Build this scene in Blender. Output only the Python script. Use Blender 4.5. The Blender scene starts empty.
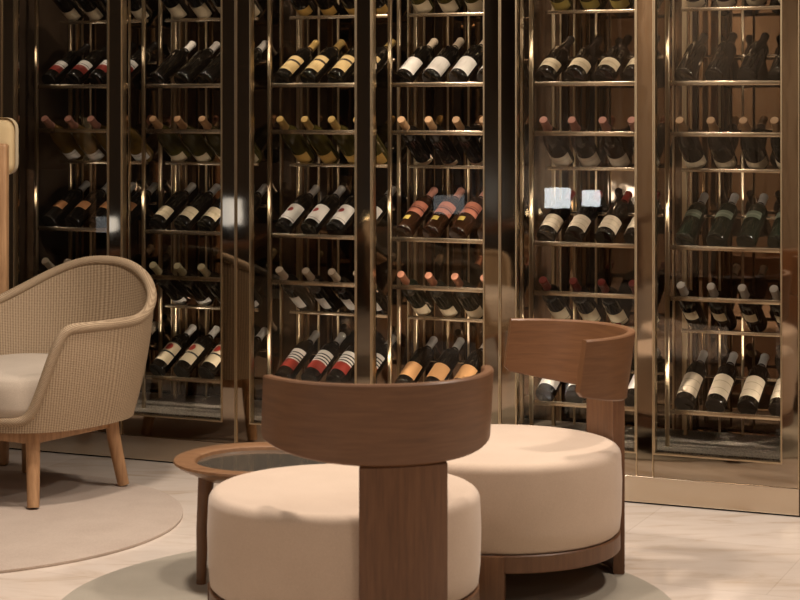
import bpy, bmesh, math, random
from math import sin, cos, pi, radians, sqrt
from mathutils import Vector, Matrix

C = bpy.context.scene.collection
S = bpy.context.scene
rnd = random.Random(4)

# ------------------------------------------------------------------ helpers
def srgb(r, g, b):
    def f(c):
        c /= 255.0
        return c / 12.92 if c <= 0.04045 else ((c + 0.055) / 1.055) ** 2.4
    return (f(r), f(g), f(b), 1.0)

def tag(o, label=None, cat=None, group=None, kind=None):
    if label: o['label'] = label
    if cat: o['category'] = cat
    if group: o['group'] = group
    if kind: o['kind'] = kind
    return o

def obj(name, bm, mat, parent=None, sharp=35, smooth=True):
    me = bpy.data.meshes.new(name)
    bmesh.ops.recalc_face_normals(bm, faces=bm.faces[:])
    bm.to_mesh(me); bm.free()
    if mat: me.materials.append(mat)
    if smooth:
        me.polygons.foreach_set('use_smooth', [True] * len(me.polygons))
        me.set_sharp_from_angle(angle=radians(sharp))
    o = bpy.data.objects.new(name, me); C.objects.link(o)
    if parent: o.parent = parent
    return o

def thing(name, label, cat, loc=(0, 0, 0), rotz=0, group=None):
    o = bpy.data.objects.new(name, None); C.objects.link(o)
    o.location = loc; o.rotation_euler = (0, 0, rotz); o.empty_display_size = 0.1
    return tag(o, label, cat, group)

def add_box(bm, x0, x1, y0, y1, z0, z1, bev=0.0, seg=2):
    g = bmesh.ops.create_cube(bm, size=1.0)
    vs = g['verts']
    for v in vs:
        v.co.x = x0 + (v.co.x + 0.5) * (x1 - x0)
        v.co.y = y0 + (v.co.y + 0.5) * (y1 - y0)
        v.co.z = z0 + (v.co.z + 0.5) * (z1 - z0)
    if bev > 0:
        es = list({e for v in vs for e in v.link_edges})
        bmesh.ops.bevel(bm, geom=es, offset=bev, segments=seg, profile=0.5, affect='EDGES')

def bx(x0, x1, y0, y1, z0, z1, bev=0.0, seg=2):
    bm = bmesh.new(); add_box(bm, x0, x1, y0, y1, z0, z1, bev, seg); return bm

def lathe(bm, prof, n=32, cx=0, cy=0, cap0=True, cap1=True):
    rings = []
    for r, z in prof:
        rings.append([bm.verts.new((cx + r * cos(2 * pi * i / n), cy + r * sin(2 * pi * i / n), z)) for i in range(n)])
    for a, b in zip(rings, rings[1:]):
        for i in range(n):
            bm.faces.new((a[i], a[(i + 1) % n], b[(i + 1) % n], b[i]))
    if cap0: bm.faces.new(rings[0])
    if cap1: bm.faces.new(rings[-1])
    return bm

def tube(bm, pts, rad, n=10, closed=False):
    pts = [Vector(p) for p in pts]; N = len(pts)
    rad = rad if isinstance(rad, (list, tuple)) else [rad] * N
    rings = []; up = Vector((0, 0, 1)); prev = None
    for i, p in enumerate(pts):
        if closed: t = pts[(i + 1) % N] - pts[i - 1]
        else: t = pts[min(i + 1, N - 1)] - pts[max(i - 1, 0)]
        t.normalize()
        a = prev if prev is not None else (up if abs(t.dot(up)) < 0.9 else Vector((1, 0, 0)))
        a = (a - t * a.dot(t)).normalized(); prev = a
        b = t.cross(a)
        rings.append([bm.verts.new(p + (a * cos(2 * pi * k / n) + b * sin(2 * pi * k / n)) * rad[i]) for k in range(n)])
    prs = list(zip(rings, rings[1:]))
    if closed:
        # align the last ring with the first one
        best = min(range(n), key=lambda s: sum((rings[-1][(k + s) % n].co - rings[0][k].co).length for k in range(n)))
        prs.append(([rings[-1][(k + best) % n] for k in range(n)], rings[0]))
    for a, b in prs:
        for k in range(n):
            bm.faces.new((a[k], a[(k + 1) % n], b[(k + 1) % n], b[k]))
    if not closed:
        bm.faces.new(rings[0]); bm.faces.new(rings[-1])
    return bm

# ------------------------------------------------------------------ materials
def new_mat(name):
    m = bpy.data.materials.new(name); m.use_nodes = True
    nt = m.node_tree; b = nt.nodes['Principled BSDF']
    return m, nt, b

def N(nt, t, **kw):
    n = nt.nodes.new(t)
    for k, v in kw.items():
        if k in n.inputs: n.inputs[k].default_value = v
        else: setattr(n, k, v)
    return n

def ramp(nt, stops):
    r = nt.nodes.new('ShaderNodeValToRGB')
    e = r.color_ramp.elements
    while len(e) < len(stops): e.new(0.5)
    for el, (p, c) in zip(e, stops): el.position = p; el.color = c
    return r

def simple(name, col, rough=0.5, metal=0.0, coat=0.0, spec=0.5):
    m, nt, b = new_mat(name)
    b.inputs['Base Color'].default_value = col
    b.inputs['Roughness'].default_value = rough
    b.inputs['Metallic'].default_value = metal
    b.inputs['Coat Weight'].default_value = coat
    b.inputs['Specular IOR Level'].default_value = spec
    # a trace of wear in the gloss so that nothing is perfectly uniform
    t = N(nt, 'ShaderNodeTexCoord'); n = N(nt, 'ShaderNodeTexNoise', Scale=14.0, Detail=3.0)
    nt.links.new(t.outputs['Object'], n.inputs['Vector'])
    mr = N(nt, 'ShaderNodeMapRange'); mr.inputs['To Min'].default_value = max(0.0, rough * 0.9); mr.inputs['To Max'].default_value = min(1.0, rough * 1.1)
    nt.links.new(n.outputs['Fac'], mr.inputs['Value']); nt.links.new(mr.outputs['Result'], b.inputs['Roughness'])
    return m

def wood(name, dark, mid, light, rough=0.4, scale=(40, 3, 3), uv=True, coord=None):
    m, nt, b = new_mat(name)
    t = N(nt, 'ShaderNodeTexCoord'); mp = N(nt, 'ShaderNodeMapping'); mp.inputs['Scale'].default_value = scale
    nt.links.new(t.outputs[coord or ('UV' if uv else 'Object')], mp.inputs['Vector'])
    n1 = N(nt, 'ShaderNodeTexNoise', Scale=3.0, Detail=8.0, Roughness=0.62, Distortion=0.4)
    nt.links.new(mp.outputs['Vector'], n1.inputs['Vector'])
    r = ramp(nt, [(0.28, dark), (0.5, mid), (0.74, light)])
    nt.links.new(n1.outputs['Fac'], r.inputs['Fac']); nt.links.new(r.outputs['Color'], b.inputs['Base Color'])
    bp = N(nt, 'ShaderNodeBump', Strength=0.08, Distance=0.002)
    nt.links.new(n1.outputs['Fac'], bp.inputs['Height']); nt.links.new(bp.outputs['Normal'], b.inputs['Normal'])
    b.inputs['Roughness'].default_value = rough
    return m

def fabric(name, c0, c1, scale=420.0, bump=0.25, rough=0.92, sheen=0.25):
    m, nt, b = new_mat(name)
    t = N(nt, 'ShaderNodeTexCoord')
    n1 = N(nt, 'ShaderNodeTexNoise', Scale=scale, Detail=2.0)
    n2 = N(nt, 'ShaderNodeTexNoise', Scale=6.0, Detail=4.0)
    nt.links.new(t.outputs['Object'], n1.inputs['Vector']); nt.links.new(t.outputs['Object'], n2.inputs['Vector'])
    mx = N(nt, 'ShaderNodeMath', operation='MULTIPLY_ADD'); mx.inputs[1].default_value = 0.6
    nt.links.new(n1.outputs['Fac'], mx.inputs[0])
    m2 = N(nt, 'ShaderNodeMath', operation='MULTIPLY'); m2.inputs[1].default_value = 0.4
    nt.links.new(n2.outputs['Fac'], m2.inputs[0]); nt.links.new(m2.outputs[0], mx.inputs[2])
    r = ramp(nt, [(0.3, c0), (0.7, c1)])
    nt.links.new(mx.outputs[0], r.inputs['Fac']); nt.links.new(r.outputs['Color'], b.inputs['Base Color'])
    bp = N(nt, 'ShaderNodeBump', Strength=bump, Distance=0.001)
    nt.links.new(n1.outputs['Fac'], bp.inputs['Height']); nt.links.new(bp.outputs['Normal'], b.inputs['Normal'])
    b.inputs['Roughness'].default_value = rough
    b.inputs['Sheen Weight'].default_value = sheen
    return m

def wicker(name):
    m, nt, b = new_mat(name)
    t = N(nt, 'ShaderNodeTexCoord'); sp = N(nt, 'ShaderNodeSeparateXYZ')
    nt.links.new(t.outputs['UV'], sp.inputs[0])
    # UV is metres: u around the shell, v up it. Upright ribs every 10 mm, fine strands across
    def wave(out, per):
        a = N(nt, 'ShaderNodeMath', operation='MULTIPLY'); a.inputs[1].default_value = 2 * pi / per
        nt.links.new(out, a.inputs[0]); s = N(nt, 'ShaderNodeMath', operation='SINE'); nt.links.new(a.outputs[0], s.inputs[0])
        c = N(nt, 'ShaderNodeMath', operation='MULTIPLY_ADD'); c.inputs[1].default_value = 0.5; c.inputs[2].default_value = 0.5
        nt.links.new(s.outputs[0], c.inputs[0]); return c.outputs[0]
    wu = wave(sp.outputs['X'], 0.0105); wv = wave(sp.outputs['Y'], 0.006)
    n = N(nt, 'ShaderNodeTexNoise', Scale=1.0, Detail=3.0)
    mp = N(nt, 'ShaderNodeMapping'); mp.inputs['Scale'].default_value = (90, 260, 1)
    nt.links.new(t.outputs['UV'], mp.inputs['Vector']); nt.links.new(mp.outputs['Vector'], n.inputs['Vector'])
    add = N(nt, 'ShaderNodeMath', operation='MULTIPLY_ADD'); add.inputs[1].default_value = 0.34
    nt.links.new(wu, add.inputs[0])
    k2 = N(nt, 'ShaderNodeMath', operation='MULTIPLY'); k2.inputs[1].default_value = 0.25; nt.links.new(wv, k2.inputs[0])
    nt.links.new(k2.outputs[0], add.inputs[2])
    tot = N(nt, 'ShaderNodeMath', operation='MULTIPLY_ADD'); tot.inputs[1].default_value = 0.5
    nt.links.new(n.outputs['Fac'], tot.inputs[0]); nt.links.new(add.outputs[0], tot.inputs[2])
    r = ramp(nt, [(0.12, srgb(104, 84, 62)), (0.45, srgb(148, 126, 100)), (0.85, srgb(182, 160, 132))])
    nt.links.new(tot.outputs[0], r.inputs['Fac']); nt.links.new(r.outputs['Color'], b.inputs['Base Color'])
    bp = N(nt, 'ShaderNodeBump', Strength=0.7, Distance=0.003)
    nt.links.new(tot.outputs[0], bp.inputs['Height']); nt.links.new(bp.outputs['Normal'], b.inputs['Normal'])
    b.inputs['Roughness'].default_value = 0.7
    return m

def glass_mat(name, tint=(0.93, 0.9, 0.86, 1), f0=1.5):
    m = bpy.data.materials.new(name); m.use_nodes = True
    nt = m.node_tree; nt.nodes.clear()
    out = N(nt, 'ShaderNodeOutputMaterial'); mix = N(nt, 'ShaderNodeMixShader')
    tr = N(nt, 'ShaderNodeBsdfTransparent'); tr.inputs['Color'].default_value = tint
    gl = N(nt, 'ShaderNodeBsdfGlossy'); gl.inputs['Roughness'].default_value = 0.0; gl.inputs['Color'].default_value = (1, 0.95, 0.88, 1)
    fr = N(nt, 'ShaderNodeFresnel'); fr.inputs['IOR'].default_value = f0
    k = N(nt, 'ShaderNodeMath', operation='MULTIPLY'); k.inputs[1].default_value = 1.25
    nt.links.new(fr.outputs[0], k.inputs[0]); nt.links.new(k.outputs[0], mix.inputs[0])
    nt.links.new(tr.outputs[0], mix.inputs[1]); nt.links.new(gl.outputs[0], mix.inputs[2])
    nt.links.new(mix.outputs[0], out.inputs['Surface'])
    return m

def mirror(name, col, rough=0.05, bump=0.0, scale=6.0):
    m, nt, b = new_mat(name)
    b.inputs['Base Color'].default_value = col; b.inputs['Metallic'].default_value = 1.0
    b.inputs['Roughness'].default_value = rough
    t = N(nt, 'ShaderNodeTexCoord'); n = N(nt, 'ShaderNodeTexNoise', Scale=scale, Detail=2.0)
    nt.links.new(t.outputs['Object'], n.inputs['Vector'])
    if bump:
        bp = N(nt, 'ShaderNodeBump', Strength=bump, Distance=0.01)
        nt.links.new(n.outputs['Fac'], bp.inputs['Height']); nt.links.new(bp.outputs['Normal'], b.inputs['Normal'])
    return m

def label_mat(name, base, bands=(), emblem=None):
    """paper label: bands run across it (v0, v1, colour); an optional round emblem (u, v, radius, colour)"""
    m, nt, b = new_mat(name)
    t = N(nt, 'ShaderNodeTexCoord'); sp = N(nt, 'ShaderNodeSeparateXYZ'); nt.links.new(t.outputs['UV'], sp.inputs[0])
    cur = N(nt, 'ShaderNodeRGB'); cur.outputs[0].default_value = base; col = cur.outputs[0]
    def mixin(fac, c, col):
        x = N(nt, 'ShaderNodeMix', data_type='RGBA'); x.inputs['B'].default_value = (0, 0, 0, 1)
        nt.links.new(fac, x.inputs[0]); nt.links.new(col, x.inputs[6]); x.inputs[7].default_value = c
        return x.outputs[2]
    for v0, v1, c in bands:
        a = N(nt, 'ShaderNodeMath', operation='COMPARE'); a.inputs[1].default_value = (v0 + v1) / 2; a.inputs[2].default_value = (v1 - v0) / 2
        nt.links.new(sp.outputs['Y'], a.inputs[0]); col = mixin(a.outputs[0], c, col)
    if emblem:
        u, v, r, c = emblem
        d = N(nt, 'ShaderNodeVectorMath', operation='DISTANCE'); d.inputs[1].default_value = (u, v, 0)
        nt.links.new(t.outputs['UV'], d.inputs[0])
        a = N(nt, 'ShaderNodeMath', operation='LESS_THAN'); a.inputs[1].default_value = r
        nt.links.new(d.outputs['Value'], a.inputs[0]); col = mixin(a.outputs[0], c, col)
    nt.links.new(col, b.inputs['Base Color']); b.inputs['Roughness'].default_value = 0.6
    return m

def marble(name):
    m, nt, b = new_mat(name)
    t = N(nt, 'ShaderNodeTexCoord'); mp = N(nt, 'ShaderNodeMapping'); mp.inputs['Rotation'].default_value = (0, 0, radians(23.5))
    nt.links.new(t.outputs['Object'], mp.inputs['Vector'])
    br = N(nt, 'ShaderNodeTexBrick', Scale=1.0); br.offset = 0.5
    br.inputs['Brick Width'].default_value = 1.2; br.inputs['Row Height'].default_value = 0.6; br.inputs['Mortar Size'].default_value = 0.002
    br.inputs['Color1'].default_value = srgb(226, 212, 200); br.inputs['Color2'].default_value = srgb(208, 192, 176); br.inputs['Mortar'].default_value = srgb(186, 168, 150)
    nt.links.new(mp.outputs['Vector'], br.inputs['Vector'])
    m2 = N(nt, 'ShaderNodeMapping'); m2.inputs['Scale'].default_value = (1.0, 3.2, 1)
    m2.inputs['Rotation'].default_value = (0, 0, radians(23.5))
    nt.links.new(t.outputs['Object'], m2.inputs['Vector'])
    n = N(nt, 'ShaderNodeTexNoise', Scale=2.6, Detail=9.0, Roughness=0.6, Distortion=1.3)
    nt.links.new(m2.outputs['Vector'], n.inputs['Vector'])
    r = ramp(nt, [(0.3, srgb(194, 170, 144)), (0.48, srgb(232, 218, 206)), (0.6, srgb(238, 226, 216)), (0.8, srgb(218, 200, 182))])
    nt.links.new(n.outputs['Fac'], r.inputs['Fac'])
    x = N(nt, 'ShaderNodeMix', data_type='RGBA'); x.inputs[0].default_value = 0.5
    nt.links.new(br.outputs['Color'], x.inputs[6]); nt.links.new(r.outputs['Color'], x.inputs[7])
    nt.links.new(x.outputs[2], b.inputs['Base Color'])
    b.inputs['Roughness'].default_value = 0.16
    b.inputs['Specular IOR Level'].default_value = 0.5
    return m

def striped(name, c0, c1, scale, rough, coord='Object'):
    m, nt, b = new_mat(name)
    t = N(nt, 'ShaderNodeTexCoord'); mp = N(nt, 'ShaderNodeMapping'); mp.inputs['Scale'].default_value = scale
    nt.links.new(t.outputs[coord], mp.inputs['Vector'])
    n = N(nt, 'ShaderNodeTexNoise', Scale=1.0, Detail=5.0); nt.links.new(mp.outputs['Vector'], n.inputs['Vector'])
    r = ramp(nt, [(0.35, c0), (0.65, c1)]); nt.links.new(n.outputs['Fac'], r.inputs['Fac'])
    nt.links.new(r.outputs['Color'], b.inputs['Base Color']); b.inputs['Roughness'].default_value = rough
    return m

M = dict(
    bronze=mirror('bronze_mirror', srgb(172, 158, 140), 0.04, 0.04, 5.0),
    plinth=mirror('satin_bronze', srgb(212, 198, 178), 0.2),
    back=mirror('smoked_mirror', srgb(126, 108, 90), 0.03, 0.03, 9.0),
    brass=simple('brushed_brass', srgb(202, 182, 150), 0.34, 1.0),
    rail=simple('polished_brass', srgb(216, 200, 174), 0.26, 1.0),
    glass=glass_mat('door_glass'),
    rear=mirror('rear_bronze', srgb(132, 110, 88), 0.22),
    pebble=striped('pale_pebble_tray', srgb(160, 144, 124), srgb(240, 228, 210), (160, 160, 160), 0.5),
    inner=simple('cabinet_lining', srgb(64, 48, 34), 0.5),
    walnut=wood('walnut', srgb(100, 68, 44), srgb(112, 77, 50), srgb(124, 87, 58), 0.4, (2.2, 30, 1)),
    walnut_post=wood('walnut_upright', srgb(94, 63, 42), srgb(108, 74, 49), srgb(122, 85, 57), 0.42, (30, 30, 2.2), uv=False),
    oak=wood('oak', srgb(150, 112, 78), srgb(172, 132, 94), srgb(190, 150, 110), 0.5, (26, 26, 2.6), uv=False),
    tabletop=wood('table_walnut', srgb(108, 76, 52), srgb(126, 92, 64), srgb(140, 104, 74), 0.4, (3, 24, 3), uv=False),
    blush=fabric('blush_linen', srgb(192, 170, 150), srgb(212, 191, 172)),
    cushion=fabric('stone_linen', srgb(172, 158, 142), srgb(198, 184, 168)),
    cream=fabric('cream_fabric', srgb(196, 172, 130), srgb(214, 192, 150)),
    rug1=fabric('taupe_rug', srgb(170, 152, 138), srgb(194, 178, 164), 260, 0.6, 1.0),
    rug2=fabric('sage_grey_rug', srgb(150, 142, 127), srgb(176, 167, 152), 260, 0.6, 1.0),
    wicker=wicker('woven_wicker'),
    stone=simple('smoked_tray_glass', srgb(84, 78, 70), 0.14, 0.0, 0.5),
    marble=marble('beige_marble'),
    dark_under=simple('dark_underside', srgb(30, 24, 20), 0.8),
    wall_dark=striped('dark_wood_wall', srgb(46, 39, 32), srgb(70, 59, 48), (1.5, 9, 0.4), 0.5),
    wall_wood=striped('brown_wood_wall', srgb(84, 64, 48), srgb(106, 82, 62), (9, 9, 0.5), 0.45),
    plaster=striped('warm_plaster', srgb(120, 106, 92), srgb(134, 120, 104), (2, 2, 2), 0.8),
    ceiling=simple('ceiling_paint', srgb(140, 128, 114), 0.9),
    curtain=fabric('curtain_linen', srgb(184, 162, 138), srgb(204, 184, 160), 300, 0.2),
)

# ------------------------------------------------------------------ camera
H = 1.4
cam = bpy.data.cameras.new('camera'); co = bpy.data.objects.new('camera', cam); C.objects.link(co)
co.location = (0, 0, H); co.rotation_euler = (pi / 2, 0, 0)
cam.lens = 85.0; cam.sensor_width = 36.0; cam.shift_y = -0.24
cam.clip_start = 0.1; cam.clip_end = 60
cam.dof.use_dof = True; cam.dof.focus_distance = 6.9; cam.dof.aperture_fstop = 7.1
S.camera = co

# ------------------------------------------------------------------ room
def struct(name, bm, mat, parent=None):
    o = obj(name, bm, mat, parent, smooth=False)
    if parent is None: o['kind'] = 'structure'
    return o

FP = Vector((-1.46919, 7.68779, 0)); YAW = radians(-23.4865)
FU = Vector((cos(YAW), sin(YAW), 0)); FV = Vector((-sin(YAW), cos(YAW), 0))
def fac(u, v, z=0.0): return FP + FU * u + FV * v + Vector((0, 0, z))

XL, XR, YB, ZC = -4.8, 4.2, -4.0, 2.8
struct('floor', bx(XL - 0.2, XR + 0.2, YB - 0.2, 10.6, -0.12, 0.0), M['marble'])
struct('ceiling', bx(XL - 0.2, XR + 0.2, YB - 0.2, 10.6, ZC, ZC + 0.12), M['ceiling'])
struct('wall_left', bx(XL - 0.15, XL, YB - 0.2, 10.6, 0, ZC), M['wall_dark'])
struct('wall_back', bx(XL, XR, YB - 0.15, YB, 0, ZC), M['plaster'])
struct('wall_right', bx(XR, XR + 0.15, YB - 0.2, 10.6, 0, ZC), M['plaster'])
U0 = -0.187; PITCH = 1.0925; UEND = U0 + 3 * PITCH
CT = 2.45                                   # cabinet top
for nm, a, b in (('wall_rear_left', -3.7, U0 - 0.002), ('wall_rear_right', UEND + 0.002, 3.2 + 3.4)):
    o = struct(nm, bx(a, b, 0.0, 0.16, 0, ZC), M['wall_wood']); o.location = FP; o.rotation_euler.z = YAW
o = struct('wall_rear_bulkhead', bx(U0, UEND, 0.0, 0.16, CT + 0.002, ZC), M['wall_wood']); o.location = FP; o.rotation_euler.z = YAW

# ------------------------------------------------------------------ wine cabinets (three units, two bays each)
ST, OP, MU = 0.060, 0.4545, 0.0635
Z0, Z1, ZT = 0.098, 0.177, 2.36              # plinth step, sill, head of the glass
RV = 0.15                                    # rack front behind the facade
RAIL_A = (1.489, 0.899, 0.309)
RAIL_B = (1.896, 1.306, 0.716)               # upper (front) rail of the neck-down rows
BAYS = []
UNIT = ['left bronze-framed glass wine cabinet behind the wicker armchair',
        'middle bronze-framed glass wine cabinet behind the walnut chair backs',
        'right bronze-framed glass wine cabinet above the open marble floor']
def cab_child(name, bm, mat, parent): return obj(name, bm, mat, parent, smooth=False)

for k in range(3):
    a = U0 + k * PITCH
    root = thing('wine_cabinet', UNIT[k], 'wine cabinet', FP, YAW, 'wall of bronze wine cabinets')
    b = a + PITCH
    e = 0.0008
    # plinth in two steps
    bm = bx(a + e, b - e, 0.0, 0.60, 0.006, Z0, 0.002); cab_child('plinth', bm, M['plinth'], root)
    cab_child('kick_gasket', bx(a + e, b - e, 0.012, 0.60, 0.0005, 0.0055), M['dark_under'], root)
    cab_child('sill_band', bx(a + e, b - e, 0.005, 0.60, Z0, Z1), M['bronze'], root)
    cab_child('header', bx(a + e, b - e, 0.002, 0.60, ZT, CT), M['bronze'], root)
    cab_child('back_panel', bx(a + e, b - e, 0.56, 0.60, Z1, ZT), M['back'], root)
    for nm, q0, q1 in (('rear_stile', a + e, a + ST), ('rear_mullion', a + ST + OP, a + ST + OP + MU), ('rear_stile', b - ST, b - e)):
        bm = bx(q0, q1, 0.515, 0.558, Z1, ZT); cab_child(nm, bm, M['rear'], root)
    cab_child('cabinet_floor', bx(a + e, b - e, 0.06, 0.515, Z1, Z1 + 0.006), M['pebble'], root)
    bm = bmesh.new()
    for q in (a + ST, a + ST + OP - 0.006, a + ST + OP + MU, b - ST - 0.006, a + ST * 0.5, a + ST + OP + MU * 0.5):
        add_box(bm, q, q + 0.006, 0.505, 0.5148, Z1 + 0.007, ZT)
    cab_child('rear_trim', bm, M['brass'], root)
    if k == 0: cab_child('end_panel', bx(a + e, a + 0.012, 0.05, 0.56, Z1, ZT), M['inner'], root)
    if k == 2: cab_child('end_panel', bx(b - 0.012, b - e, 0.05, 0.56, Z1, ZT), M['inner'], root)
    for s0 in (a + e, b - ST):
        cab_child('stile', bx(s0, s0 + ST - e, 0.004, 0.045, Z1, ZT), M['bronze'], root)
    m0 = a + ST + OP
    cab_child('mullion', bx(m0, m0 + MU, 0.002, 0.05, Z0, ZT), M['bronze'], root)
    bm = bmesh.new()
    for t in (m0, m0 + MU - 0.004, a + e, b - 0.0045): add_box(bm, t, t + 0.004, -0.001, 0.006, Z0, ZT)
    cab_child('edge_trim', bm, M['brass'], root)
    for d0 in (a + ST, m0 + MU):
        d1 = d0 + OP
        if d0 > m0: d1 = b - ST
        bm = bmesh.new(); w = 0.0055
        add_box(bm, d0, d0 + w, 0.001, 0.03, Z1, ZT); add_box(bm, d1 - w, d1, 0.001, 0.03, Z1, ZT)
        add_box(bm, d0 + w, d1 - w, 0.001, 0.03, Z1, Z1 + w); add_box(bm, d0 + w, d1 - w, 0.001, 0.03, ZT - w, ZT)
        door = cab_child('glass_door', bm, M['brass'], root)
        bm = bmesh.new()
        vs = [bm.verts.new(p) for p in ((d0 + w, 0.014, Z1 + w), (d1 - w, 0.014, Z1 + w), (d1 - w, 0.014, ZT - w), (d0 + w, 0.014, ZT - w))]
        bm.faces.new(vs)
        cab_child('glass_pane', bm, M['glass'], door)
        # rack behind this door
        r0, r1 = d0 + 0.002, d0 + 0.462
        BAYS.append(r0)
        bm = bmesh.new()
        for px in (r0, r1 - 0.014):
            for pv in (RV - 0.002, 0.40):
                add_box(bm, px, px + 0.014, pv, pv + 0.014, Z1, ZT, 0.002, 1)
        rack = obj('bottle_rack', bm, M['brass'], root)
        def rail(v, z, h=0.018, d=0.012):
            obj('shelf_rail', bx(r0 + 0.014, r1 - 0.014, v, v + d, z - h / 2, z + h / 2, 0.003, 2), M['rail'], rack)
        for z in RAIL_A:
            rail(RV, z); rail(0.380, z + 0.101, 0.012, 0.010)
        for z in RAIL_B:
            rail(RV, z); rail(0.312, z - 0.134, 0.014, 0.012)
    # hanger rods seen against the smoked mirror
    for f in (0.12, 0.2, 0.64, 0.72):
        bm = bmesh.new(); tube(bm, [(a + PITCH * f, 0.47, Z1), (a + PITCH * f, 0.47, ZT)], 0.005, 8)
        obj('hanger_rod', bm, M['brass'], root)

# ------------------------------------------------------------------ wine bottles
BORD = [(0.0, 0.006), (0.026, 0.003), (0.034, 0.001), (0.0365, 0.005), (0.0368, 0.012), (0.0368, 0.178), (0.0362, 0.189), (0.033, 0.201),
        (0.0265, 0.2135), (0.0195, 0.2225), (0.0155, 0.233), (0.0142, 0.245), (0.0138, 0.282), (0.0152, 0.284), (0.0152, 0.292), (0.0135, 0.295), (0.0, 0.295)]
BURG = [(0.0, 0.006), (0.028, 0.003), (0.037, 0.001), (0.0395, 0.005), (0.04, 0.014), (0.04, 0.145), (0.0385, 0.163), (0.034, 0.183),
        (0.0275, 0.204), (0.0212, 0.222), (0.0172, 0.238), (0.0148, 0.252), (0.0138, 0.282), (0.0152, 0.284), (0.0152, 0.292), (0.0135, 0.295), (0.0, 0.295)]
def prof_r(prof, z):
    pts = [p for p in prof[2:-2]]
    for (r0, z0), (r1, z1) in zip(pts, pts[1:]):
        if z0 <= z <= z1: return r0 + (r1 - r0) * (z - z0) / max(1e-6, z1 - z0)
    return pts[-1][0]

def label_patch(prof, z0, z1, half, tilt=0.0, n=18):
    """curved paper on the upper side of the bottle (local -Y), UV across and along"""
    bm = bmesh.new(); uv = bm.loops.layers.uv.new('UVMap')
    rows = []; nz = 6
    for j in range(nz + 1):
        z = z0 + (z1 - z0) * j / nz; r = prof_r(prof, z) + 0.0006
        rows.append([(bm.verts.new((r * sin(half * (2 * i / n - 1)), -r * cos(half * (2 * i / n - 1)), z)), i / n, j / nz) for i in range(n + 1)])
    for a, b in zip(rows, rows[1:]):
        for i in range(n):
            q = (a[i], a[i + 1], b[i + 1], b[i])
            f = bm.faces.new([x[0] for x in q])
            for l, x in zip(f.loops, q): l[uv].uv = (x[1], x[2])
    return bm

GL = dict(black=simple('black_bottle_glass', srgb(22, 18, 14), 0.06, 0, 0, 0.5), green=simple('green_bottle_glass', srgb(22, 28, 20), 0.06),
          olive=simple('olive_bottle_glass', srgb(74, 66, 28), 0.07), amber=simple('amber_bottle_glass', srgb(112, 84, 34), 0.08), brown=simple('brown_bottle_glass', srgb(46, 28, 16), 0.06))
CAPS = dict(gold=simple('gold_foil', srgb(206, 172, 104), 0.35, 0.4), cream=simple('cream_foil', srgb(206, 186, 160), 0.45), silver=simple('silver_foil', srgb(206, 202, 196), 0.3, 0.6),
            white=simple('white_foil', srgb(224, 216, 204), 0.45), black=simple('black_foil', srgb(26, 22, 20), 0.25), pink=simple('pink_foil', srgb(196, 140, 122), 0.4, 0.2),
            red=simple('red_foil', srgb(126, 46, 38), 0.3), orange=simple('orange_foil', srgb(200, 156, 112), 0.4, 0.3), copper=simple('copper_foil', srgb(190, 132, 104), 0.35, 0.4),
            tan=simple('tan_foil', srgb(196, 158, 116), 0.45), pale=simple('pale_gold_foil', srgb(214, 200, 160), 0.4, 0.3))
CR, WH, BL = srgb(214, 196, 164), srgb(224, 218, 208), srgb(24, 20, 18)
LB = {}
def lb(key, *a):
    if key not in LB: LB[key] = label_mat(key + '_label', *a)
    return LB[key]
lb('cream', CR); lb('white', WH, [(0.72, 0.76, srgb(150, 140, 126))]); lb('plain', WH)
lb('red_foot', WH, [(0.0, 0.5, srgb(140, 46, 32)), (0.62, 0.66, BL)])
lb('cream_band', srgb(214, 186, 130), [(0.6, 0.72, srgb(60, 46, 30)), (0.98, 1.0, srgb(120, 96, 60))])
lb('cream_rule', CR, [(0.42, 0.45, srgb(170, 150, 116)), (0.5, 0.53, srgb(170, 150, 116))])
lb('gold', srgb(196, 156, 82)); lb('ochre', srgb(190, 168, 84))
lb('copper', srgb(186, 130, 84))
lb('mark_red', WH, [(0.1, 0.13, srgb(150, 140, 130))], (0.5, 0.62, 0.13, srgb(140, 40, 34)))
lb('pink', srgb(182, 116, 92), [(0.36, 0.48, srgb(90, 44, 34)), (0.55, 0.6, srgb(90, 44, 34))])
lb('sand', srgb(206, 190, 166), [(0.3, 0.33, srgb(160, 144, 122)), (0.66, 0.69, srgb(160, 144, 122))])
lb('faint', srgb(96, 104, 86), [(0.4, 0.6, srgb(128, 132, 116))])
lb('red_mark', CR, [(0.42, 0.5, BL), (0.94, 1.0, BL)], (0.5, 0.72, 0.16, srgb(168, 50, 38)))
lb('white_red', WH, [(0.0, 0.42, srgb(146, 48, 34)), (0.48, 0.54, BL), (0.62, 0.68, BL), (0.76, 0.82, BL)])
lb('orange', srgb(184, 138, 90)); lb('red_seal', CR, [(0.2, 0.24, srgb(60, 44, 34))], (0.55, 0.1, 0.12, srgb(170, 44, 34)))

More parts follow.
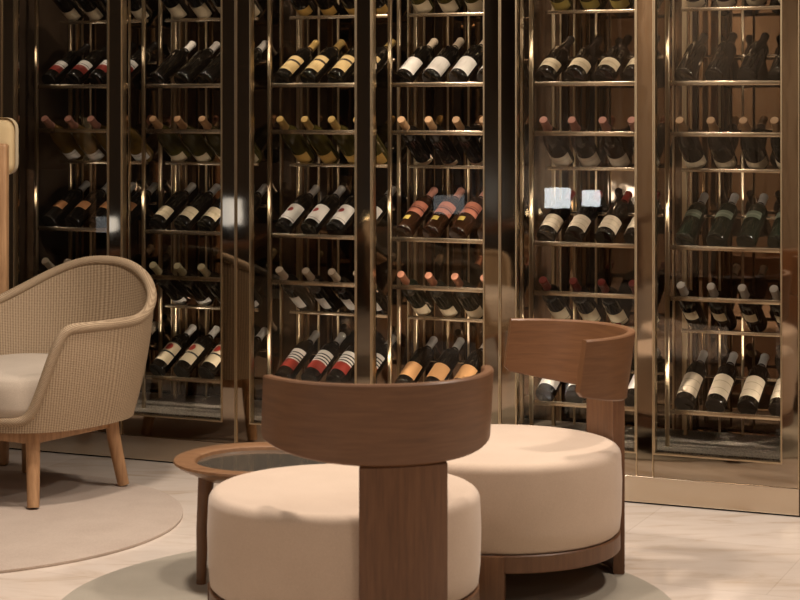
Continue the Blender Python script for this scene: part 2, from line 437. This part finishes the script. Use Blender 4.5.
# (row, bay) -> profile, glass, capsule, [(label, z0, z1, half angle)], description
B_, G_ = BORD, BURG
SPEC = {
 (0,0): (B_, 'black', 'cream', [('cream', .022, .085, 1.25)], 'dark bottle with pale label'),
 (0,1): (B_, 'black', 'cream', [('cream', .022, .100, 1.25)], 'dark bottle with tall pale label'),
 (0,2): (B_, 'black', 'gold', [('gold', .022, .065, 1.2)], 'dark bottle with gold label'),
 (0,3): (B_, 'olive', 'gold', [('cream', .022, .085, 1.3)], 'olive bottle with cream label'),
 (0,4): (B_, 'olive', 'gold', [('ochre', .022, .075, 1.3)], 'olive bottle with ochre label'),
 (0,5): (B_, 'brown', 'cream', [('cream', .022, .060, 1.3)], 'brown bottle with short cream label'),
 (1,0): (B_, 'black', 'black', [('red_foot', .040, .110, 1.25)], 'black-capped bottle with white-over-red label'),
 (1,1): (B_, 'black', 'white', [], 'white-capped dark bottle without label'),
 (1,2): (B_, 'black', 'gold', [('cream_band', .030, .130, 1.25)], 'gold-capped bottle with banded cream label'),
 (1,3): (B_, 'black', 'cream', [('plain', .018, .108, 1.5)], 'cream-capped bottle with large white label'),
 (1,4): (G_, 'black', 'black', [('cream_rule', .030, .082, 1.5)], 'round-shouldered bottle with short cream label'),
 (1,5): (B_, 'black', 'black', [], 'all-black bottle without label'),
 (2,0): (G_, 'amber', 'pink', [('white', .026, .080, 1.2)], 'pink-capped amber bottle with white label'),
 (2,1): (G_, 'olive', 'orange', [('cream', .022, .075, 1.2)], 'orange-capped olive bottle with cream label'),
 (2,2): (B_, 'olive', 'gold', [('gold', .022, .085, 1.2)], 'gold-capped olive bottle with gold label'),
 (2,3): (B_, 'black', 'tan', [('cream', .016, .036, 1.1)], 'tan-capped dark bottle with small cream label'),
 (2,4): (G_, 'brown', 'pink', [('sand', .020, .090, 1.4)], 'pink-capped brown bottle with sand label'),
 (2,5): (G_, 'black', 'tan', [('cream', .020, .070, 1.4)], 'tan-capped black bottle with cream label'),
 (3,0): (B_, 'black', 'silver', [('copper', .070, .115, 0.9)], 'silver-capped bottle with small copper label'),
 (3,1): (B_, 'black', 'silver', [('cream_rule', .030, .092, 1.35)], 'silver-capped bottle with cream label'),
 (3,2): (B_, 'black', 'silver', [('mark_red', .030, .128, 1.35)], 'silver-capped bottle with red-marked white label'),
 (3,3): (B_, 'brown', 'pink', [('pink', .095, .165, 1.35), ('ochre', .045, .070, 0.35)], 'pink-capped bottle with brick-pink label'),
 (3,4): (B_, 'black', 'red', [('sand', .026, .100, 1.5)], 'red-capped bottle with off-white label'),
 (3,5): (B_, 'green', 'silver', [('faint', .110, .150, 1.0)], 'silver-capped green bottle with faint label'),
 (4,0): (B_, 'black', 'cream', [('white', .022, .070, 1.2)], 'cream-capped dark bottle with white label'),
 (4,1): (B_, 'black', 'pale', [('white', .020, .055, 1.1)], 'pale-gold-capped dark bottle with white label'),
 (4,2): (B_, 'black', 'cream', [('plain', .045, .130, 0.6)], 'cream-capped dark bottle with narrow white label'),
 (4,3): (B_, 'green', 'copper', [('cream', .022, .085, 1.2)], 'copper-capped green bottle with cream label'),
 (4,4): (B_, 'black', 'red', [('red_seal', .020, .105, 1.3)], 'red-capped bottle with red-sealed cream label'),
 (4,5): (B_, 'black', 'white', [('cream', .095, .150, 0.7)], 'white-capped dark bottle with narrow cream label'),
 (5,0): (B_, 'black', 'cream', [('cream', .030, .110, 1.3)], 'cream-capped dark bottle with cream label'),
 (5,1): (B_, 'black', 'white', [('red_mark', .035, .150, 1.3)], 'white-capped bottle with red-marked cream label'),
 (5,2): (B_, 'black', 'silver', [('white_red', .040, .150, 1.3)], 'silver-capped bottle with white-over-red label'),
 (5,3): (B_, 'black', 'silver', [('orange', .030, .110, 1.4)], 'silver-capped bottle with orange-tan label'),
 (5,4): (B_, 'black', 'silver', [('plain', .030, .120, 1.3)], 'silver-capped dark bottle with white label'),
 (5,5): (B_, 'black', 'silver', [('sand', .030, .140, 1.35)], 'silver-capped bottle with tall off-white label'),
}
body_mesh = {}
def make_bottle(spec):
    prof, gl, cp, labs, desc = spec
    bm = bmesh.new(); lathe(bm, [(max(r, 0.0004), z) for r, z in prof], 32)
    root = obj('wine_bottle', bm, GL[gl])
    cz = 0.2345
    cprof = [(prof_r(prof, cz) + 0.0006, cz)] + [(r + 0.0007, z) for r, z in prof if 0.236 < z < 0.2935 and r > 0.012] + [(0.0142, 0.2958), (0.006, 0.2962)]
    bm = bmesh.new(); lathe(bm, cprof, 24, cap0=False); obj('capsule', bm, CAPS[cp], root)
    for nm, z0, z1, half in labs:
        obj('paper_label', label_patch(prof, z0, z1, half), LB[nm], root, smooth=True)
    return root

def copy_tree(o):
    c = o.copy(); C.objects.link(c)
    for ch in o.children:
        d = ch.copy(); C.objects.link(d); d.parent = c
        d.matrix_parent_inverse = ch.matrix_parent_inverse
    return c

ROWN = ['topmost', 'second', 'third', 'fourth', 'fifth', 'lowest']
BAYN = ['first', 'second', 'third', 'fourth', 'fifth', 'sixth']
POSN = ['leftmost', 'second', 'third', 'rightmost']
SKIP = set()
bi = 0
for (row, bay), spec in SPEC.items():
    proto = None
    for i in range(4):
        if (row, bay, i) in SKIP: continue
        o = make_bottle(spec) if proto is None else copy_tree(proto)
        if proto is None: proto = o
        u = BAYS[bay] + 0.060 + 0.1125 * i + rnd.uniform(-0.003, 0.003)
        if row % 2:                                   # base to the front, neck up on the rear rail
            th = radians(32 + rnd.uniform(-0.6, 0.6)); z = RAIL_A[row // 2]
            p = fac(u, RV + 0.036, z + 0.021)
            yw = radians((7, 7, 7, 6.5, 5, 2.5)[bay]); p -= FU * (0.012 if bay < 5 else 0.0)
            ax = (FV * cos(yw) + FU * sin(yw)) * cos(th) + Vector((0, 0, sin(th)))
        else:                                         # neck over the front rail, base low at the back
            th = radians(33 + rnd.uniform(-0.6, 0.6)); z = RAIL_B[row // 2]
            ln = 0.268
            p = fac(u, RV + 0.006 + ln * cos(th), z + 0.036 - ln * sin(th))
            ax = -FV * cos(th) + Vector((0, 0, sin(th)))
        # local +Z along the axis, local -Y to the upper side, a small spin so labels are not identical
        zz = ax.normalized(); up = Vector((0, 0, 1)); yy = -(up - zz * up.dot(zz)).normalized(); xx = yy.cross(zz)
        R = Matrix((xx, yy, zz)).transposed() @ Matrix.Rotation(rnd.uniform(-0.12, 0.12) + (0 if row % 2 else pi), 3, 'Z')
        o.location = p; o.rotation_euler = R.to_euler()
        tag(o, '%s, %s in %s row, %s bay from left' % (spec[4], POSN[i], ROWN[row], BAYN[bay]), 'wine bottle',
            'bottles in the %s row of the %s rack' % (ROWN[row], BAYN[bay]))

# ------------------------------------------------------------------ round walnut lounge chairs
def arc_panel(r, flare, half, z0, z1, th, n=56, rc=0.012, rise=0.0):
    """curved backrest board, open towards local -Y; top edge flares outwards; lower corners rounded"""
    bm = bmesh.new(); uv = bm.loops.layers.uv.new('UVMap')
    secs = []
    for i in range(n + 1):
        a = half * (2 * i / n - 1)
        dist = (half - abs(a)) * r                    # arc length from the end
        lift = 0.0
        if dist < rc: lift = rc - sqrt(max(0, rc * rc - (rc - dist) ** 2))
        zb = z0 + lift * 0.9 + rise * (abs(a) / half) ** 2.4
        b = 0.004
        sec = []
        for (ro, z) in ((-th, zb + b), (-th, z1 - b), (-th + b, z1), (-b, z1), (0, z1 - b), (0, zb + b), (-b, zb), (-th + b, zb)):
            rr = r + ro
            sec.append((bm.verts.new((rr * sin(a), rr * cos(a) + flare * ((z - z0) / (z1 - z0) - 1), z)), a * r, z))
        secs.append(sec)
    m = len(secs[0])
    for s, t in zip(secs, secs[1:]):
        for k in range(m):
            q = (s[k], t[k], t[(k + 1) % m], s[(k + 1) % m])
            f = bm.faces.new([x[0] for x in q])
            for l, x in zip(f.loops, q): l[uv].uv = (x[1], x[2])
    bm.faces.new([x[0] for x in secs[0]]); bm.faces.new([x[0] for x in secs[-1]])
    return bm

def lounge_chair(label, loc, facing, group):
    rz = math.atan2(-facing[1], -facing[0]) - pi / 2          # local +Y points to the chair's back
    t = thing('lounge_chair', label, 'chair', loc, rz, group)
    R = 0.352; zt, zb, zr = 0.402, 0.150, 0.100
    ox = 0.045                                            # the seat sits a little off the post's axis
    p = [(R - 0.012, zb), (R - 0.002, zb + 0.010)]
    p += [(R + 0.003, zb + 0.06), (R + 0.005, 0.30), (R + 0.002, zt - 0.030)]
    for k in range(1, 8):
        a = pi / 2 * k / 7
        p.append((R + 0.002 - 0.030 * (1 - cos(a)), zt - 0.030 + 0.030 * sin(a)))
    p += [(0.24, zt + 0.0015), (0.12, zt + 0.003), (0.002, zt + 0.0035)]
    bm = bmesh.new(); lathe(bm, p, 96, ox); obj('seat_cushion', bm, M['blush'], t, sharp=80)
    # wooden ring below it
    bm = bmesh.new(); lathe(bm, [(R - 0.05, zr), (R - 0.003, zr), (R, zr + 0.003), (R, zb - 0.003), (R - 0.003, zb), (R - 0.05, zb)], 96, ox)
    obj('base_ring', bm, M['walnut_post'], t)
    bm = bmesh.new(); lathe(bm, [(R - 0.052, zr + 0.01), (R - 0.052, zb - 0.002)], 64, ox); obj('base_board', bm, M['dark_under'], t)
    # two front legs, slabs that follow the ring
    for s in (-1, 1):
        a = s * radians(61)
        bm = bx(-0.058, 0.058, -R - 0.004, -R + 0.046, 0.0, zb - 0.001, 0.004)
        bmesh.ops.rotate(bm, verts=bm.verts[:], cent=(0, 0, 0), matrix=Matrix.Rotation(a, 3, 'Z'))
        bmesh.ops.translate(bm, verts=bm.verts[:], vec=(ox, 0, 0))
        obj('leg', bm, M['walnut_post'], t)
    # broad curved rear post that carries the backrest
    bm = arc_panel(0.272, 0.0, math.asin(0.113 / 0.272), 0.0, 0.5252, 0.034, 24, 0.0)
    po = obj('rear_post', bm, M['walnut_post'], t); po.location = (0, 0.122, 0)
    bm = arc_panel(0.305, 0.030, radians(82), 0.0, 0.202, 0.026, rise=0.042)
    bk = obj('backrest', bm, M['walnut'], t); bk.location = (0, 0.122, 0.5255)
    return t

lounge_chair('walnut chair in the foreground seen from behind, blush round seat', (-0.102, 4.946, 0.0085), (-0.30, 0.954), 'round blush lounge chairs')
lounge_chair('walnut chair farther right with wraparound back, blush seat facing left', (0.284, 5.628, 0.0085), (-0.951, -0.309), 'round blush lounge chairs')

# ------------------------------------------------------------------ side table
t = thing('side_table', 'round walnut side table with sunken dark tray top', 'side table', (-0.405, 5.60, 0.0085))
RT = 0.266; ht = 0.356
bm = bmesh.new()
lathe(bm, [(0.05, ht - 0.052), (RT - 0.075, ht - 0.048), (RT - 0.012, ht - 0.018), (RT, ht - 0.008), (RT - 0.002, ht - 0.002), (RT - 0.008, ht),
           (RT - 0.058, ht - 0.002), (RT - 0.064, ht - 0.006), (RT - 0.068, ht - 0.018), (0.05, ht - 0.018)], 96)
obj('tabletop', bm, M['tabletop'], t)
bm = bmesh.new(); lathe(bm, [(RT - 0.07, ht - 0.0178), (RT - 0.07, ht - 0.0145), (0.002, ht - 0.0145)], 96); obj('tray_inlay', bm, M['stone'], t)
for a in (203, 323, 83):
    a = radians(a)
    bm = bmesh.new()
    tube(bm, [(0.192 * cos(a), 0.192 * sin(a), 0.0), (0.188 * cos(a), 0.188 * sin(a), 0.16), (0.176 * cos(a), 0.176 * sin(a), ht - 0.046)], [0.014, 0.018, 0.024], 16)
    obj('leg', bm, M['walnut_post'], t)

# ------------------------------------------------------------------ wicker armchair
def sgnpow(c, e): return math.copysign(abs(c) ** e, c)
def sstep(t):
    t = max(0.0, min(1.0, t)); return t * t * (3 - 2 * t)
def rim_h(phi):                                     # phi: degrees from the back
    p = abs(phi)
    h = 0.624 + 0.178 * (1 - sstep((p - 0) / 82.0))
    return 0.302 + (h - 0.302) * (1 - sstep((p - 119) / 24.0))
def plan(phi, ax, bb, bf, e=0.82):
    s, c = sin(radians(phi)), cos(radians(phi))
    return Vector((ax * sgnpow(s, e), (bb if c > 0 else bf) * sgnpow(c, e), 0))
def shell_pt(phi, tt):
    b = plan(phi, 0.350, 0.350, 0.335); r = plan(phi, 0.418, 0.430, 0.365, 0.82)
    h = rim_h(phi); z0 = 0.262
    hh = z0 + (h - z0) * tt
    k = min(1.0, (hh - z0) / 0.50)                   # outward lean depends on the height reached
    k = 1 - (1 - k) ** 1.9
    q = b.lerp(r, k); q.z = hh
    return q
def wicker_chair(label, loc, rz, group):
    t = thing('wicker_armchair', label, 'armchair', loc, rz, group)
    bm = bmesh.new(); uv = bm.loops.layers.uv.new('UVMap'); n, m = 144, 22
    cols = [[(bm.verts.new(shell_pt(360 * i / n - 180, j / m)), 2.2 * i / n, shell_pt(360 * i / n - 180, j / m).z) for j in range(m + 1)] for i in range(n)]
    for i in range(n):
        A, B = cols[i], cols[(i + 1) % n]
        for j in range(m):
            q = (A[j], B[j], B[j + 1], A[j + 1])
            f = bm.faces.new([x[0] for x in q])
            for l, x, du in zip(f.loops, q, (0, 1, 1, 0)): l[uv].uv = (2.2 * (i + du) / n, x[2])
    base = [c[0] for c in cols]
    f = bm.faces.new([b[0] for b in base])
    for l in f.loops: l[uv].uv = (l.vert.co.x, l.vert.co.y)
    o = obj('woven_shell', bm, M['wicker'], t, sharp=60)
    sm = o.modifiers.new('thickness', 'SOLIDIFY'); sm.thickness = 0.020; sm.offset = -1
    # rolled rim
    pts = []
    for i in range(180):
        p = shell_pt(2 * i - 180, 1.0); d = Vector((p.x, p.y, 0)).normalized(); pts.append(p - d * 0.009)
    # even out the spacing along the closed rim
    pts2 = []; L = [0]
    for i in range(180): L.append(L[-1] + (pts[(i + 1) % 180] - pts[i]).length)
    K = 240; j = 0
    for i in range(K):
        d = L[-1] * i / K
        while L[j + 1] < d: j += 1
        f = (d - L[j]) / max(1e-9, L[j + 1] - L[j]); pts2.append(pts[j].lerp(pts[(j + 1) % 180], f))
    for _ in range(6): pts2 = [(pts2[i - 1] + pts2[i] * 2 + pts2[(i + 1) % K]) / 4 for i in range(K)]
    bm = bmesh.new(); uv = bm.loops.layers.uv.new('UVMap')
    tube(bm, pts2, 0.0185, 14, closed=True)
    for f in bm.faces:
        for l in f.loops: l[uv].uv = (l.vert.co.x * 1.2 + l.vert.co.z * 2, l.vert.co.y * 1.2 + l.vert.co.z)
    obj('rolled_rim', bm, M['wicker'], t, sharp=80)
    # seat cushion
    bm = bmesh.new()
    secs = [(0.90, 0.305), (0.985, 0.318), (1.0, 0.35), (1.0, 0.41), (0.99, 0.438), (0.955, 0.452), (0.80, 0.457), (0.4, 0.460)]
    rings = []
    for s, z in secs:
        rings.append([bm.verts.new(plan(360 * i / 80, 0.300 * s, 0.285 * s, 0.345 * s, 0.62) + Vector((0, 0, z))) for i in range(80)])
    for A, B in zip(rings, rings[1:]):
        for i in range(80): bm.faces.new((A[i], A[(i + 1) % 80], B[(i + 1) % 80], B[i]))
    bm.faces.new(rings[0]); bm.faces.new(rings[-1])
    obj('seat_cushion', bm, M['cushion'], t, sharp=80)
    # oak frame and legs
    bm = bmesh.new()
    for x in (-0.195, 0.195): add_box(bm, x - 0.016, x + 0.016, -0.20, 0.20, 0.212, 0.262, 0.004)
    for y in (-0.205, 0.205): add_box(bm, -0.195, 0.195, y - 0.016, y + 0.016, 0.213, 0.2615, 0.004)
    obj('seat_frame', bm, M['oak'], t)
    for sx in (-1, 1):
        for sy in (-1, 1):
            bm = bmesh.new()
            tube(bm, [(0.238 * sx, 0.238 * sy, 0.0), (0.232 * sx, 0.232 * sy, 0.04), (0.212 * sx, 0.212 * sy, 0.18), (0.205 * sx, 0.206 * sy, 0.2605)], [0.021, 0.022, 0.0245, 0.025], 16)
            obj('leg', bm, M['oak'], t)
    return t
wicker_chair('woven wicker armchair with grey seat cushion and splayed oak legs on the taupe rug', (-1.345, 6.873, 0.0150), math.atan2(0.846, 0.533) - pi / 2, 'wicker armchairs')
wicker_chair('second wicker armchair, seen only mirrored in the bronze cabinet doors', (-1.83, 4.99, 0.0005), radians(60), 'wicker armchairs')

# ------------------------------------------------------------------ rugs
def rug(name, label, x, y, r, h, mat):
    bm = bmesh.new(); lathe(bm, [(r - 0.002, 0.0005), (r, 0.003), (r - 0.001, h - 0.001), (r - 0.004, h), (0.02, h)], 128)
    o = obj(name, bm, mat, sharp=60); o.location = (x, y, 0); return tag(o, label, 'rug')
rug('round_rug', 'round taupe rug under the wicker armchair', -1.569, 6.42, 0.827, 0.010, M['rug1'])
rug('round_rug', 'round grey-green rug under the walnut chairs and side table', -0.095, 5.27, 0.869, 0.008, M['rug2'])

# ------------------------------------------------------------------ padded oak screen at the left edge
t = thing('padded_screen', 'tall oak post screen with rounded cream pad beside the wicker armchair', 'screen', (-1.60, 7.43, 0.0005), radians(-6))
bm = bx(-0.45, 0.088, 0.0, 0.05, 1.135, 1.362, 0.045, 6)
bmesh.ops.recalc_face_normals(bm, faces=bm.faces[:]); obj('pad', bm, M['cream'], t)
for x in (0.0, -0.42):
    obj('post', bx(x + 0.02, x + 0.067, -0.045, 0.0, 0.0, 1.26, 0.012, 4), M['oak'], t)
obj('crossbar', bx(-0.353, 0.02, -0.04, -0.012, 0.12, 0.17, 0.006), M['oak'], t)

# ------------------------------------------------------------------ curtain on the left wall (mirrored in the cabinet)
bm = bmesh.new(); n = 240; y0, y1 = -2.6, 1.4
fr, bk = [], []
for i in range(n + 1):
    y = y0 + (y1 - y0) * i / n; x = XL + 0.12 + 0.045 * sin(2 * pi * (y - y0) / 0.16) + 0.012 * sin(17 * y)
    fr.append([bm.verts.new((x, y, z)) for z in (0.02, 2.7)]); bk.append([bm.verts.new((x - 0.006, y, z)) for z in (0.02, 2.7)])
for i in range(n):
    bm.faces.new((fr[i][0], fr[i + 1][0], fr[i + 1][1], fr[i][1])); bm.faces.new((bk[i][0], bk[i][1], bk[i + 1][1], bk[i + 1][0]))
tag(obj('curtain', bm, M['curtain'], sharp=80), 'pale pleated curtain across the lounge, mirrored in the right-hand cabinet posts', 'curtain')

# ------------------------------------------------------------------ low console with lanterns by the left wall (mirrored in the glass doors)
def emit(name, col, st):
    m, nt, b = new_mat(name); b.inputs['Emission Color'].default_value = col; b.inputs['Emission Strength'].default_value = st
    b.inputs['Base Color'].default_value = col; return m
M['lantern'] = emit('lantern_glow', (0.86, 0.93, 1.0, 1), 14.0); M['lantern_dim'] = emit('dim_lantern_glow', (0.86, 0.93, 1.0, 1), 1.2); M['flame'] = emit('candle_glow', (1.0, 0.74, 0.40, 1), 14.0)
t = thing('console_table', 'long low dark console against the left wall, mirrored in the glass doors', 'console table', (-4.38, 3.1, 0.0005))
obj('console_top', bx(-0.2, 0.2, -2.6, 2.6, 0.52, 0.56, 0.004), M['walnut_post'], t)
for y in (-2.5, 0, 2.5):
    for x in (-0.16, 0.16): obj('leg', bx(x - 0.02, x + 0.02, y - 0.02, y + 0.02, 0.0, 0.5198, 0.003), M['walnut_post'], t)
for y, w, h, d in ((1.36, 0.17, 0.15, 'right of a pair, mirrored in the fifth bay'), (0.98, 0.09, 0.12, 'narrow one at the end of the console'),
                   (2.50, 0.20, 0.13, 'mirrored in the fourth bay'), (4.44, 0.12, 0.16, 'mirrored between the second and third bays'), (5.40, 0.11, 0.09, 'mirrored in the first bay')):
    L = thing('lantern', 'small cool-white glowing lantern on the console, ' + d, 'lantern', (-4.38, y, 0.5610), 0, 'glowing lanterns on the console')
    obj('lantern_base', bx(-0.07, 0.07, -w / 2 - 0.01, w / 2 + 0.01, 0.0, 0.09, 0.004), M['dark_under'], L)
    obj('lantern_glass', bx(-0.06, 0.06, -w / 2, w / 2, 0.0905, 0.0905 + h, 0.01), M['lantern' if y < 2 else 'lantern_dim'], L)
for y, d in ((3.32, 'alone in the middle of the console'), (1.78, 'nearer the middle of a close pair'), (1.64, 'nearer the curtain of a close pair')):
    L = thing('candle', 'small amber candle on the console, ' + d, 'candle', (-4.30, y, 0.5610), 0, 'candles on the console')
    bm = bmesh.new(); lathe(bm, [(0.028, 0), (0.032, 0.004), (0.032, 0.05), (0.026, 0.052), (0.002, 0.05)], 20); obj('candle_cup', bm, M['rail'], L)
    bm = bmesh.new(); lathe(bm, [(0.002, 0.051), (0.012, 0.062), (0.013, 0.075), (0.007, 0.092), (0.001, 0.102)], 16); obj('flame', bm, M['flame'], L)

# ------------------------------------------------------------------ light
def area(name, loc, size, power, col=(1.0, 0.80, 0.60), rot=(0, 0, 0), sy=None, spread=None):
    l = bpy.data.lights.new(name, 'AREA'); l.energy = power; l.color = col; l.size = size
    l.shape = 'DISK' if sy is None else 'RECTANGLE'
    if sy: l.size_y = sy
    if spread: l.spread = spread
    o = bpy.data.objects.new(name, l); C.objects.link(o); o.location = loc; o.rotation_euler = rot; return o
WARM = (1.0, 0.865, 0.735)
LK = 1.0
for i, (x, y, p) in enumerate([(-0.95, 5.8, 44), (0.9, 6.0, 34), (-0.3, 5.1, 26), (1.7, 5.0, 34), (1.0, 3.4, 8), (-2.2, 3.6, 9), (-0.6, 1.8, 6), (2.4, 2.2, 7), (-3.9, -0.4, 40), (0, -1.6, 14)]):
    area('ceiling_downlight_lamp', (x, y, ZC - 0.02), 0.22, p * LK, WARM)
for k in range(3):
    a = U0 + k * PITCH
    for f in (0.27, 0.75):
        l = bpy.data.lights.new('cabinet_spot_lamp', 'SPOT'); l.energy = 8; l.color = (1, 0.87, 0.72); l.spot_size = radians(100); l.spot_blend = 0.7; l.shadow_soft_size = 0.02
        o = bpy.data.objects.new('cabinet_spot_lamp', l); C.objects.link(o); o.location = fac(a + PITCH * f, 0.09, 2.33); o.rotation_euler = (radians(8), 0, YAW)

for k in range(3):                                    # added warm fill spots hidden behind stiles and mullions, to brighten the lower rows
    a = U0 + k * PITCH
    for u in (a + 0.03, a + ST + OP + MU / 2, a + PITCH - 0.03):
        for z, p in ((1.63, 0.55), (1.04, 0.9), (0.46, 1.4)):
            for side in (-1, 1):                          # one fill spot aims into the bay on either side
                l = bpy.data.lights.new('cabinet_fill_lamp', 'SPOT'); l.energy = p * (0.8, 1.0, 1.7)[k] * 1.5; l.color = (1, 0.88, 0.74)
                l.spot_size = radians(72); l.spot_blend = 0.45; l.shadow_soft_size = 0.01
                o = bpy.data.objects.new('cabinet_fill_lamp', l); C.objects.link(o); o.location = fac(u, 0.056, z)
                o.rotation_euler = (radians(80), 0, YAW - side * radians(54))

w = bpy.data.worlds.new('world'); S.world = w; w.use_nodes = True
w.node_tree.nodes['Background'].inputs['Color'].default_value = (1.0, 0.82, 0.64, 1); w.node_tree.nodes['Background'].inputs['Strength'].default_value = 0.05

S.view_settings.view_transform = 'Standard'; S.view_settings.look = 'None'
S.view_settings.gamma = 1.0; S.view_settings.use_curve_mapping = False
S.view_settings.exposure = 0.0
S.cycles.caustics_reflective = False; S.cycles.caustics_refractive = False
S.cycles.sample_clamp_indirect = 6.0
